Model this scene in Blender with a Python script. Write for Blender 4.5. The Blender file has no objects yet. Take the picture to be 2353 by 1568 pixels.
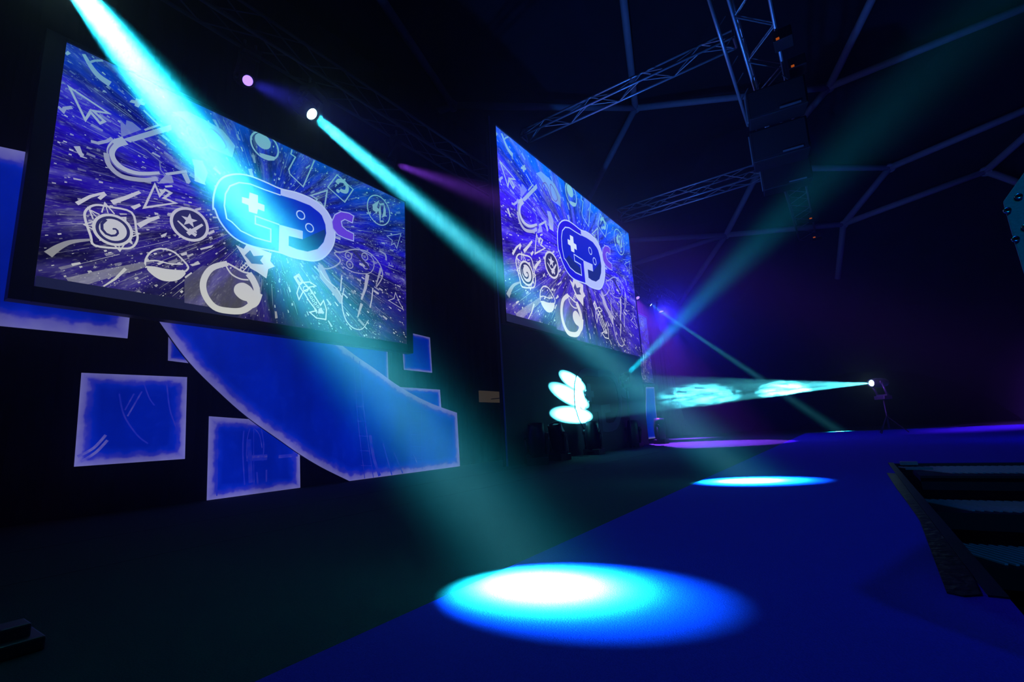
import bpy, bmesh, math, random
from mathutils import Vector, Matrix
from mathutils.geometry import tessellate_polygon
random.seed(7)
scene = bpy.context.scene
COL = scene.collection

# ------------------------------------------------------------------ camera, world, exposure
FOCAL, YAW, PITCH, ROLL, CAM_H = 1103.7, 0.598646, 0.187832, -0.0576331, 0.55
cy_, sy_, cp_, sp_ = math.cos(YAW), math.sin(YAW), math.cos(PITCH), math.sin(PITCH)
FWD = Vector((-sy_*cp_, cy_*cp_, sp_))
_R = Vector((cy_, sy_, 0)); _U = _R.cross(FWD)
RGT = _R*math.cos(ROLL) + _U*math.sin(ROLL)
UPV = -_R*math.sin(ROLL) + _U*math.cos(ROLL)
CAM = Vector((0, 0, CAM_H))
cam_d = bpy.data.cameras.new('camera'); cam = bpy.data.objects.new('camera', cam_d); COL.objects.link(cam)
m = Matrix((RGT, UPV, -FWD)).transposed().to_4x4(); m.translation = CAM
cam.matrix_world = m
cam_d.sensor_width = 36; cam_d.lens = FOCAL*36/2353; cam_d.clip_start = 0.05; cam_d.clip_end = 200
scene.camera = cam

world = bpy.data.worlds.new('night'); scene.world = world; world.use_nodes = True
bg = world.node_tree.nodes['Background']; bg.inputs[0].default_value = (0.02, 0.03, 0.2, 1); bg.inputs[1].default_value = 0.02
HZ = world.node_tree.nodes.new('ShaderNodeVolumeScatter')   # thin stage haze everywhere in the tent
HZ.inputs['Color'].default_value = (1, 1, 1, 1); HZ.inputs['Density'].default_value = 0.011; HZ.inputs['Anisotropy'].default_value = 0.87
world.node_tree.links.new(HZ.outputs[0], world.node_tree.nodes['World Output'].inputs['Volume'])
vs = scene.view_settings
vs.view_transform = 'Standard'; vs.look = 'None'; vs.gamma = 1; vs.exposure = 0; vs.use_curve_mapping = False
cyc = scene.cycles
cyc.use_denoising = True; cyc.max_bounces = 3; cyc.diffuse_bounces = 1; cyc.glossy_bounces = 1
cyc.use_adaptive_sampling = True; cyc.adaptive_threshold = 0.02; cyc.volume_bounces = 0; cyc.transparent_max_bounces = 8; cyc.sample_clamp_indirect = 2
cyc.volume_step_rate = 1.0

def ray(px, py):                       # direction through a point of the photograph
    return (RGT*(px-1176.5) - UPV*(py-784.0) + FWD*FOCAL)/FOCAL
def on_x(px, py, X):                   # where that direction meets the plane x = X
    d = ray(px, py); return CAM + d*(X/d.x)
def on_z(px, py, Z):
    d = ray(px, py); return CAM + d*((Z-CAM_H)/d.z)
def on_y(px, py, Y):
    d = ray(px, py); return CAM + d*(Y/d.y)

# ------------------------------------------------------------------ lamps' light
def aim(o, a, b):
    o.location = a; o.rotation_euler = (Vector(b)-Vector(a)).to_track_quat('-Z', 'Y').to_euler()

def spot(name, a, b, half_deg, power, color, profile, radius=0.05, gobo=None, hot=None):
    """a spotlight from a to b. profile = [(r, value)..] with r = tan(angle)/tan(half_deg)."""
    ld = bpy.data.lights.new(name, 'SPOT'); o = bpy.data.objects.new(name, ld); COL.objects.link(o)
    aim(o, a, b)
    ld.energy = power; ld.color = color; ld.shadow_soft_size = radius
    ld.spot_size = math.radians(min(half_deg*2*1.02, 178)); ld.spot_blend = 0.0
    ld.use_nodes = True; nt = ld.node_tree; N = nt.nodes; L = nt.links; N.clear()
    out = N.new('ShaderNodeOutputLight'); em = N.new('ShaderNodeEmission'); L.new(em.outputs[0], out.inputs[0])
    tc = N.new('ShaderNodeTexCoord'); sx = N.new('ShaderNodeSeparateXYZ'); L.new(tc.outputs['Normal'], sx.inputs[0])
    def M(op, a, b=None, c=None):
        n = N.new('ShaderNodeMath'); n.operation = op
        for i, v in enumerate((a, b, c)):
            if v is None: continue
            if isinstance(v, (int, float)): n.inputs[i].default_value = v
            else: L.new(v, n.inputs[i])
        return n.outputs[0]
    zz = M('MAXIMUM', M('ABSOLUTE', sx.outputs[2]), 1e-3)
    t = math.tan(math.radians(half_deg))
    X = M('DIVIDE', M('DIVIDE', sx.outputs[0], zz), t); Y = M('DIVIDE', M('DIVIDE', sx.outputs[1], zz), t)
    if gobo:                            # list of (cx, cy, rx, ry, tilt, value) slots cut in a plate
        tot = None
        for (cx, cy, rx, ry, tl, val) in gobo:
            c, s = math.cos(tl), math.sin(tl)
            dx = M('SUBTRACT', X, cx); dy = M('SUBTRACT', Y, cy)
            ex = M('DIVIDE', M('ADD', M('MULTIPLY', dx, c), M('MULTIPLY', dy, s)), rx)
            ey = M('DIVIDE', M('SUBTRACT', M('MULTIPLY', dy, c), M('MULTIPLY', dx, s)), ry)
            q = M('SQRT', M('ADD', M('MULTIPLY', ex, ex), M('MULTIPLY', ey, ey)))
            k = N.new('ShaderNodeMapRange'); k.inputs[1].default_value = 1.1; k.inputs[2].default_value = 0.8
            k.inputs[3].default_value = 0; k.inputs[4].default_value = val; L.new(q, k.inputs[0])
            tot = k.outputs[0] if tot is None else M('MAXIMUM', tot, k.outputs[0])
        L.new(tot, em.inputs[1])
    else:
        r = M('SQRT', M('ADD', M('MULTIPLY', X, X), M('MULTIPLY', Y, Y)))
        if hot is not None:             # the hottest part sits off the centre of the disc
            d = o.rotation_euler.to_matrix().transposed() @ (Vector(hot)-Vector(a)); hx, hy = d.x/-d.z/t, d.y/-d.z/t
            edge = N.new('ShaderNodeMapRange'); edge.inputs[1].default_value = 0.97; edge.inputs[2].default_value = 0.90
            edge.inputs[3].default_value = 0; edge.inputs[4].default_value = 1; L.new(r, edge.inputs[0])
            X2 = M('SUBTRACT', X, hx); Y2 = M('SUBTRACT', Y, hy); r = M('MULTIPLY', M('SQRT', M('ADD', M('MULTIPLY', X2, X2), M('MULTIPLY', Y2, Y2))), 1/1.5)
        fc = N.new('ShaderNodeFloatCurve'); cu = fc.mapping.curves[0]
        top = max(v for _, v in profile)
        pts = [(p, v/top) for p, v in profile]
        while len(cu.points) < len(pts): cu.points.new(0.5, 0.5)
        for cpnt, (p, v) in zip(cu.points, pts): cpnt.location = (p, v); cpnt.handle_type = 'VECTOR'
        fc.mapping.update(); L.new(r, fc.inputs[1])
        L.new(M('MULTIPLY', fc.outputs[0], top) if hot is None else M('MULTIPLY', fc.outputs[0], edge.outputs[0]), em.inputs[1])
        if hot is not None:             # the arc lamp's core is white, the rim tinted by the glass
            cr = N.new('ShaderNodeValToRGB'); el = cr.color_ramp.elements; el.new(0.5); el.new(0.5)
            for e_, (p_, c_) in zip(el, ((0.0, (0.3, 0.9, 1)), (0.1, (0.12, 0.85, 1)), (0.36, (0.01, 0.72, 1)), (0.5, color))): e_.position = p_; e_.color = (*c_, 1)
            ld.color = (1, 1, 1); L.new(r, cr.inputs[0]); L.new(cr.outputs[0], em.inputs[0])
    return o

HARD = [(0, 1.0), (0.15, 0.85), (0.30, 0.45), (0.43, 0.17), (0.53, 0.04), (0.66, 0.010), (1, 0.0045)]
SOFT = [(0, 1.0), (0.3, 0.6), (0.6, 0.2), (0.85, 0.03), (1, 0)]
FLAT = [(0, 1.0), (0.6, 0.85), (0.88, 0.6), (0.97, 0.0), (1, 0)]
CYAN = (0.005, 0.68, 1.0); PURPLE = (0.45, 0.06, 1.0); BLUE = (0.0, 0.06, 1.0)

# positions of the lamps hung in a row on the wing truss, x = -5.3
ROW_X = -5.3
P0 = on_x(150, -60, ROW_X); P1 = on_x(571, 186, ROW_X); P2 = on_x(720, 265, ROW_X); P3 = on_x(910, 378, ROW_X)
P4 = on_x(1466, 686, ROW_X); P5 = on_x(1497, 702, ROW_X); P6 = on_x(1520, 718, ROW_X)
T0 = on_z(1328, 1371, 0.0); T2 = on_z(1740, 1108, 0.0); T5 = on_z(1928, 992, 0.0)
P7 = on_y(2000, 881, 15.0); T7 = on_x(1325, 915, -4.75)
P8 = on_x(1442, 860, -4.30); T8 = on_y(2250, 45, 6.0)
T1 = on_x(900, 330, -2.5); T3 = on_x(1135, 455, -4.35)
P9_UNSEEN = Vector((ROW_X, 14.55, 4.86)); T9 = Vector((-3.35, 12.9, 0)); T4 = Vector((-2.6, 12.8, 0)); T6 = on_z(1585, 1008, 0)

spot('beam_light', P0, T0, 2.8, 1900000, CYAN, HARD, 0.09, hot=on_z(1250, 1352, 0))
spot('beam_light', P2, T2, 3.15, 2400000, CYAN, HARD, 0.07, hot=on_z(1725, 1107, 0))
spot('beam_light', P5, T5, 2.2, 1600000, CYAN, HARD, 0.04, hot=T5)
GOBO = [(0.06, 0.42, 0.46, 0.18, -0.3, 1.0), (-0.05, 0.03, 0.66, 0.20, -0.32, 1.0), (0.0, -0.42, 0.70, 0.19, -0.12, 1.0), (0.30, 0.02, 0.15, 0.34, 0.25, 1.0)]
spot('gobo_light', P7, T7, 6.2, 300000, (0.1, 0.85, 1.0), None, 0.02, GOBO)
spot('beam_light', P8, T8, 4.2, 150000, CYAN, SOFT, 0.05)
spot('wash_light', P1, T1, 6, 1500, (0.05, 0.05, 1), SOFT, 0.05)
spot('wash_light', P3, T3, 10, 170000, (0.27, 0.06, 1.0), SOFT, 0.05)
spot('wash_light', P4, T4, 4, 2500, PURPLE, SOFT, 0.05)
spot('wash_light', P9_UNSEEN, T9, 19, 30000, (0.24, 0.04, 1.0), FLAT, 0.05)  # unseen source added without a lamp to light the violet floor patch
spot('wash_light', P6, (-0.5, 12.5, 0), 48, 1900, (0.03, 0.02, 1.0), SOFT, 0.05)  # second wide light added at this lamp to make the haze glow blue
spot('wash_light', P6, T6, 13, 40000, (0.2, 0.03, 1.0), SOFT, 0.05)
# added fill washes with no fixture, put in to lift floor, cabinet and dome
spot('wash_light', (2.2, -2.2, 5.6), (0.2, 4.0, 0), 34, 420, (0.0, 0.12, 1.0), SOFT, 0.15)
spot('wash_light', (-0.1, 12.4, 6.6), (2.0, 17.0, 0), 22, 1500, (0.0, 0.01, 1.0), SOFT, 0.15)
spot('wash_light', (-0.1, 11, 6.6), (2.6, 10.2, 0), 20, 900, (0.0, 0.01, 1.0), SOFT, 0.15)
spot('wash_light', (1.0, -2.6, 5.0), (-0.6, 3.5, 0.5), 42, 160, (0.0, 0.6, 0.75), SOFT, 0.15)  # added teal fill for the grey cabinet and near carpet
spot('wash_light', (-3.0, 8.0, 0.6), (-1.0, 10.0, 8.0), 60, 1400, (0.03, 0.2, 1.0), SOFT, 0.15)  # added uplight, no lamp there, to bring out the dome tubes

spot('wash_light', (-1.0, -2.6, 4.0), on_x(85, 1140, -6.05), 8, 90, (0.6, 0.12, 0.75), SOFT, 0.1)

# ------------------------------------------------------------------ materials
def srgb(r, g, b):
    f = lambda c: (c/255)/12.92 if c <= 10 else (((c/255)+0.055)/1.055)**2.4
    return (f(r), f(g), f(b))
def mat(name, color, rough=0.7, metal=0.0, noise=0.0, nscale=40.0, bump=0.0, spec=0.5):
    mt = bpy.data.materials.new(name); mt.use_nodes = True; nt = mt.node_tree; N = nt.nodes; L = nt.links
    b = N['Principled BSDF']; b.inputs['Roughness'].default_value = rough; b.inputs['Metallic'].default_value = metal
    b.inputs['Specular IOR Level'].default_value = spec
    tc = N.new('ShaderNodeTexCoord'); nz = N.new('ShaderNodeTexNoise'); nz.inputs['Scale'].default_value = nscale
    nz.inputs['Detail'].default_value = 4; L.new(tc.outputs['Object'], nz.inputs['Vector'])
    cr = N.new('ShaderNodeMix'); cr.data_type = 'RGBA'
    cr.inputs[6].default_value = (*[c*(1-noise) for c in color], 1); cr.inputs[7].default_value = (*[min(c*(1+noise), 1) for c in color], 1)
    L.new(nz.outputs['Fac'], cr.inputs[0]); L.new(cr.outputs[2], b.inputs['Base Color'])
    if bump:
        bp = N.new('ShaderNodeBump'); bp.inputs['Strength'].default_value = bump; bp.inputs['Distance'].default_value = 0.01
        L.new(nz.outputs['Fac'], bp.inputs['Height']); L.new(bp.outputs[0], b.inputs['Normal'])
    return mt
def emis(name, color, strength):
    mt = bpy.data.materials.new(name); mt.use_nodes = True; nt = mt.node_tree; N = nt.nodes; N.clear()
    o = N.new('ShaderNodeOutputMaterial'); e = N.new('ShaderNodeEmission'); e.inputs[0].default_value = (*color, 1); e.inputs[1].default_value = strength
    nt.links.new(e.outputs[0], o.inputs[0]); return mt

M_BLACK_CARPET = mat('black_carpet', (0.045, 0.055, 0.055), 0.95, noise=0.35, nscale=160, bump=0.4, spec=0.1)
M_BLUE_CARPET = mat('blue_carpet', (0.085, 0.042, 0.55), 0.95, noise=0.3, nscale=220, bump=0.5, spec=0.1)
M_DRAPE = mat('black_drape', (0.012, 0.012, 0.016), 0.9, noise=0.3, nscale=3, spec=0.1)
M_BLACK = mat('black_paint', (0.015, 0.015, 0.018), 0.45, noise=0.2, nscale=20)
M_FRAME = mat('black_frame', (0.02, 0.022, 0.03), 0.5, noise=0.2, nscale=20)
M_ALU = mat('truss_aluminium', (0.45, 0.46, 0.5), 0.35, metal=0.6, noise=0.1, nscale=30)
M_DARKTRUSS = mat('dark_truss_tone', (0.10, 0.10, 0.12), 0.5, noise=0.1)  # truss colour darkened so the lamp-row truss reads dimmer
M_STRUT = mat('dome_tube', (0.33, 0.34, 0.38), 0.6, noise=0.15, nscale=8)
M_SKIN = mat('dome_skin', (0.02, 0.02, 0.03), 0.8, noise=0.3, nscale=1.5, spec=0.1)
M_CASE = mat('lamp_casing', (0.014, 0.014, 0.017), 0.4, noise=0.2, nscale=30)
M_TEAL = mat('grey_cabinet_paint', (0.35, 0.4, 0.4), 0.6, noise=0.2, nscale=180, bump=0.1)
M_STEEL = mat('bolt_steel', (0.6, 0.6, 0.65), 0.2, metal=1.0)
M_TAPE = mat('gaffer_tape', (0.02, 0.02, 0.022), 0.35, noise=0.4, nscale=25, bump=0.8)
M_GROUND = mat('hall_floor', (0.02, 0.02, 0.025), 0.8, noise=0.3, nscale=3)
M_BOARD = mat('panel_board', (0.2, 0.2, 0.24), 0.7)
M_BOX = emis('hatch_glow', (0.034, 0.026, 0.018), 1.0)  # faint emission stands in for light falling on the hatch board
M_LENS_CYAN = emis('lens_cyan', (0.5, 1.0, 1.0), 12)
M_LENS_PURPLE = emis('lens_purple', (0.25, 0.14, 1.0), 3.0)
M_LENS_DARK = mat('dark_glass', (0.01, 0.01, 0.02), 0.05, spec=0.8)
M_LED = emis('orange_indicator', (1.0, 0.18, 0.02), 0.35)

# ------------------------------------------------------------------ mesh helpers
class MB:
    def __init__(s): s.bm = bmesh.new(); s.col = []
    def box(s, c, d, rot=None):
        v = []
        for i in (-.5, .5):
            for j in (-.5, .5):
                for k in (-.5, .5):
                    p = Vector((i*d[0], j*d[1], k*d[2]))
                    if rot: p = rot @ p
                    v.append(s.bm.verts.new(p + Vector(c)))
        for f in ((0,1,3,2),(4,6,7,5),(0,4,5,1),(2,3,7,6),(0,2,6,4),(1,5,7,3)):
            s.bm.faces.new([v[i] for i in f])
        return s
    def tube(s, a, b, r, n=8, r2=None, cap=True):
        a = Vector(a); b = Vector(b); d = (b-a).normalized()
        u = d.orthogonal().normalized(); w = d.cross(u); r2 = r if r2 is None else r2
        A = [s.bm.verts.new(a+(u*math.cos(t)+w*math.sin(t))*r) for t in [2*math.pi*i/n for i in range(n)]]
        B = [s.bm.verts.new(b+(u*math.cos(t)+w*math.sin(t))*r2) for t in [2*math.pi*i/n for i in range(n)]]
        for i in range(n):
            f = s.bm.faces.new((A[i], A[(i+1)%n], B[(i+1)%n], B[i])); f.smooth = n > 6
        if cap: s.bm.faces.new(A[::-1]); s.bm.faces.new(B)
        return s
    def prism(s, pts, off):             # polygon (list of 3D points) extruded by the vector off
        pts = [Vector(p) for p in pts]; off = Vector(off)
        A = [s.bm.verts.new(p) for p in pts]; B = [s.bm.verts.new(p+off) for p in pts]
        tris = tessellate_polygon([pts]); n = len(pts)
        for t in tris:
            try: s.bm.faces.new([A[i] for i in t]); s.bm.faces.new([B[i] for i in reversed(t)])
            except ValueError: pass
        for i in range(n): s.bm.faces.new((A[i], A[(i+1)%n], B[(i+1)%n], B[i]))
        return s
    def lathe(s, prof, axis_o, axis_d, n=20):   # prof = [(r, h)] revolved about an axis
        o = Vector(axis_o); d = Vector(axis_d).normalized(); u = d.orthogonal().normalized(); w = d.cross(u)
        R = [[s.bm.verts.new(o+d*h+(u*math.cos(t)+w*math.sin(t))*r) for t in [2*math.pi*i/n for i in range(n)]] for r, h in prof]
        for a, b in zip(R, R[1:]):
            for i in range(n):
                f = s.bm.faces.new((a[i], a[(i+1)%n], b[(i+1)%n], b[i])); f.smooth = True
        s.bm.faces.new(R[0][::-1]); s.bm.faces.new(R[-1]); return s
    def build(s, name, material, parent=None, bevel=0.0):
        bmesh.ops.recalc_face_normals(s.bm, faces=s.bm.faces)
        me = bpy.data.meshes.new(name); s.bm.to_mesh(me); s.bm.free()
        for mm in (material if isinstance(material, (list, tuple)) else [material]): me.materials.append(mm)
        o = bpy.data.objects.new(name, me); COL.objects.link(o)
        if parent: o.parent = parent
        if bevel:
            b = o.modifiers.new('bevel', 'BEVEL'); b.width = bevel; b.segments = 2; b.limit_method = 'ANGLE'
        return o
def thing(name, label, cat, loc=(0,0,0), rotz=0.0, group=None):
    o = bpy.data.objects.new(name, None); COL.objects.link(o); o.location = loc; o.rotation_euler = (0, 0, rotz)
    o.empty_display_size = 0.1
    return tag(o, label, cat, group)
def tag(o, label, cat, group=None, kind=None):
    o['label'] = label; o['category'] = cat
    if group: o['group'] = group
    if kind: o['kind'] = kind
    return o
def struct(o): o['kind'] = 'structure'; return o
def dup(root, label, loc=None, rot=None):
    r = root.copy(); COL.objects.link(r); r['label'] = label
    if loc is not None: r.location = loc
    if rot is not None: r.rotation_euler = rot
    for ch in list(root.children):
        c = ch.copy(); COL.objects.link(c); c.parent = r
        for g in list(ch.children):
            d = g.copy(); COL.objects.link(d); d.parent = c
    return r
def smooth_line(pts, closed=False, k=5):   # Catmull-Rom
    out = []; n = len(pts)
    for i in range(n if closed else n-1):
        if closed: p0, p1, p2, p3 = pts[(i-1)%n], pts[i], pts[(i+1)%n], pts[(i+2)%n]
        else: p0, p1, p2, p3 = pts[max(i-1,0)], pts[i], pts[i+1], pts[min(i+2,n-1)]
        for j in range(k):
            t = j/k
            out.append(tuple(0.5*((2*p1[a])+(-p0[a]+p2[a])*t+(2*p0[a]-5*p1[a]+4*p2[a]-p3[a])*t*t+(-p0[a]+3*p1[a]-3*p2[a]+p3[a])*t**3) for a in (0,1)))
    if not closed: out.append(pts[-1])
    return out

# ------------------------------------------------------------------ setting
HX0, HX1, HY0, HY1 = 0.29, 3.2, 1.80, 6.55     # stairwell opening in the stage
def slab(mb, x0, x1, y0, y1, z0, z1): mb.box(((x0+x1)/2, (y0+y1)/2, (z0+z1)/2), (x1-x0, y1-y0, z1-z0))
fl = MB()
for r in ((-6.2, HX0, -4, 23), (HX1, 6.5, -4, 23), (HX0, HX1, -4, HY0), (HX0, HX1, HY1, 23)):
    slab(fl, r[0], r[1], r[2], r[3], -0.12, 0.0)
struct(fl.build('floor', M_BLACK_CARPET))
cp = MB(); e = 0.0
for r in ((-1.25, HX0, -3.6, 18.0), (HX1, 6.3, -3.6, 18.0), (HX0, HX1, -3.6, HY0), (HX0, HX1, HY1, 18.0)):
    slab(cp, r[0], r[1], r[2], r[3], 0.0, 0.006)
tag(cp.build('blue_carpet', M_BLUE_CARPET), 'royal blue carpet covering the front of the stage up to the stairwell', 'carpet')
gr = MB(); slab(gr, -16, 16, -8, 28, -1.3, -1.2); struct(gr.build('floor_hall', M_GROUND))
# black drape wall behind the wings, with folds
dw = MB(); vs_ = []
ny = 500
for i in range(ny+1):
    y = -5 + 28.5*i/ny
    x = -6.06 + 0.02*math.sin(y*9) + 0.012*math.sin(y*23+1)
    vs_.append((dw.bm.verts.new((x, y, 0)), dw.bm.verts.new((x, y, 7.2))))
for a, b in zip(vs_, vs_[1:]): dw.bm.faces.new((a[0], b[0], b[1], a[1]))
struct(dw.build('wall_left', M_DRAPE))
wf = MB(); slab(wf, -6.1, 9, 23.0, 23.1, -0.0, 6.0); struct(wf.build('wall_back', M_DRAPE))

# dome: skin and tube frame
DC = Vector((0.5, 9.0, -3.0)); DR = 14.6
sk = MB(); bmesh.ops.create_icosphere(sk.bm, subdivisions=4, radius=DR+0.35, matrix=Matrix.Translation(DC))
bmesh.ops.delete(sk.bm, geom=[v for v in sk.bm.verts if v.co.z < -1.6], context='VERTS')
struct(sk.build('ceiling', M_SKIN))
def dome(px, py):
    d = ray(px, py).normalized(); o = CAM-DC; b = o.dot(d); c = o.dot(o)-DR*DR
    return CAM + d*(-b+math.sqrt(b*b-c))
ND = dict(A=(1460,248), B=(1040,243), C=(1905,200), D=(1747,388), E=(2045,385), F=(1938,515), G=(2265,393), H=(1668,540),
          A1=(1415,-160), B1=(790,-130), B2=(760,350), C1=(2130,-260), C2=(2480,-35), K=(1330,500), E1=(2480,200), J=(1560,700),
          G1=(2440,240), G2=(2480,470), H1=(1300,560), F1=(1925,640), I=(1350,640), B3=(560,560))
EDG = ['A A1', 'A B', 'A C', 'A K', 'B B1', 'B B2', 'C C1', 'C C2', 'C D', 'D H', 'D E', 'E E1', 'E F', 'F G', 'G G1', 'G G2', 'H H1',
       'H J', 'F F1', 'F H', 'A1 C1', 'A1 B1', 'C2 E1', 'H I', 'B2 B3']
dm = thing('dome_frame', 'dim grey triangulated tube frame of the domed tent overhead', 'dome frame', (DC.x, DC.y, 0))
off = Vector((DC.x, DC.y, 0)); pos = {k: dome(*v) for k, v in ND.items()}
for e_ in EDG:
    a, b = e_.split(); MB().tube(pos[a]-off, pos[b]-off, 0.1, 10).build('strut', M_STRUT, dm)
for k in 'ABCDEFGH':
    n = (pos[k]-DC).normalized(); MB().tube(pos[k]-off-n*0.08, pos[k]-off+n*0.08, 0.14, 12).build('hub', M_STRUT, dm)

# ------------------------------------------------------------------ stage block and screens
BX = -4.80; SX = -4.72
q0 = on_x(1163, 742, BX); BY0 = on_z(1168, 1072, 0.0).y - 0.05; BY1 = 13.62
bk = thing('center_wall', 'tall black wall in mid stage carrying the larger screen', 'stage wall', (BX-0.15, (BY0+BY1)/2, 0))
mb = MB(); mb.box((0.12, 0, 3.25), (0.06, BY1-BY0, 6.5)); mb.build('wall_body', mat('wall_paint', (0.05, 0.055, 0.06), 0.7, noise=0.15, nscale=4), bk)
MB().box((0.12, -(BY1-BY0)/2-0.006, 3.25), (0.06, 0.012, 6.5)).build('added_end_cover', M_DRAPE, bk)  # dark cover added to keep the wall end dim under the purple lamp
mb = MB(); mb.box((0.165, -(BY1-BY0)/2+0.01, 3.25), (0.03, 0.02, 6.5)); mb.build('edge_trim', mat('edge_trim', (0.12,0.14,0.3), 0.4, metal=0.5), bk)

W, H = 4.375, 2.48
Q = [(152, 92), (925, 463), (935, 797), (75, 655)]           # corners of the nearer screen in the photograph
def homog(src, dst):                                          # 4-point plane map, small Gauss elimination
    A = []
    for (x, y), (u, v) in zip(src, dst):
        A.append([x, y, 1, 0, 0, 0, -u*x, -u*y, u]); A.append([0, 0, 0, x, y, 1, -v*x, -v*y, v])
    n = 8
    for i in range(n):
        p = max(range(i, n), key=lambda r: abs(A[r][i])); A[i], A[p] = A[p], A[i]
        for r in range(n):
            if r != i:
                f = A[r][i]/A[i][i]; A[r] = [a-f*b for a, b in zip(A[r], A[i])]
    h = [A[i][8]/A[i][i] for i in range(n)]
    def f(x, y):
        w = h[6]*x+h[7]*y+1; return ((h[0]*x+h[1]*y+h[2])/w, (h[3]*x+h[4]*y+h[5])/w)
    return f
HM = homog(Q, [(0, H), (W, H), (W, 0), (0, 0)])

class Art:                               # flat coloured shapes in the plane of a screen, in metres
    def __init__(s): s.v = []; s.f = []; s.c = []; s.z = 0.0008
    def _clip(s, pts): return [(min(max(x, 0), s.w), min(max(y, 0), s.h)) for x, y in pts]
    w, h = W, H
    def poly(s, pts, col=(1,1,1), a=0.5, clip=True):
        if clip: pts = s._clip(pts)
        b = len(s.v)
        s.v += [(s.z, x, y) for x, y in pts]; s.c += [(*col, a)]*len(pts)
        for t in tessellate_polygon([[Vector((x, y, 0)) for x, y in pts]]): s.f.append(tuple(b+i for i in t))
        s.z += 0.000004
    def line(s, pts, w, col=(1,1,1), a=0.5, closed=False, w2=None):
        n = len(pts); L = []; R = []
        for i, (x, y) in enumerate(pts):
            p = pts[(i-1)%n] if (closed or i) else pts[0]; q = pts[(i+1)%n] if (closed or i < n-1) else pts[-1]
            d1 = Vector((x-p[0], y-p[1])); d2 = Vector((q[0]-x, q[1]-y))
            if d1.length < 1e-9: d1 = d2
            if d2.length < 1e-9: d2 = d1
            if d1.length < 1e-9: continue
            d1.normalize(); d2.normalize(); t = d1+d2
            if t.length < 0.3: t = d1
            t.normalize(); nn = Vector((-t.y, t.x)); k = min(1/max(nn.dot(Vector((-d1.y, d1.x))), 0.35), 2.2)
            ww = w if w2 is None else w+(w2-w)*i/(n-1)
            L.append((x+nn.x*ww*k/2, y+nn.y*ww*k/2)); R.append((x-nn.x*ww*k/2, y-nn.y*ww*k/2))
        L = s._clip(L); R = s._clip(R); b = len(s.v); m_ = len(L)
        s.v += [(s.z, x, y) for x, y in L+R]; s.c += [(*col, a)]*(2*m_)
        for i in range(m_ if closed else m_-1):
            j = (i+1) % m_; s.f.append((b+i, b+j, b+m_+j, b+m_+i))
        s.z += 0.000004
    def ring(s, c, r, w, col=(1,1,1), a=0.5, n=40, sx=1.0):
        s.line([(c[0]+r*sx*math.cos(2*math.pi*i/n), c[1]+r*math.sin(2*math.pi*i/n)) for i in range(n)], w, col, a, closed=True)
    def disc(s, c, r, col=(1,1,1), a=0.5, n=28):
        s.poly([(c[0]+r*math.cos(2*math.pi*i/n), c[1]+r*math.sin(2*math.pi*i/n)) for i in range(n)], col, a)

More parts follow.
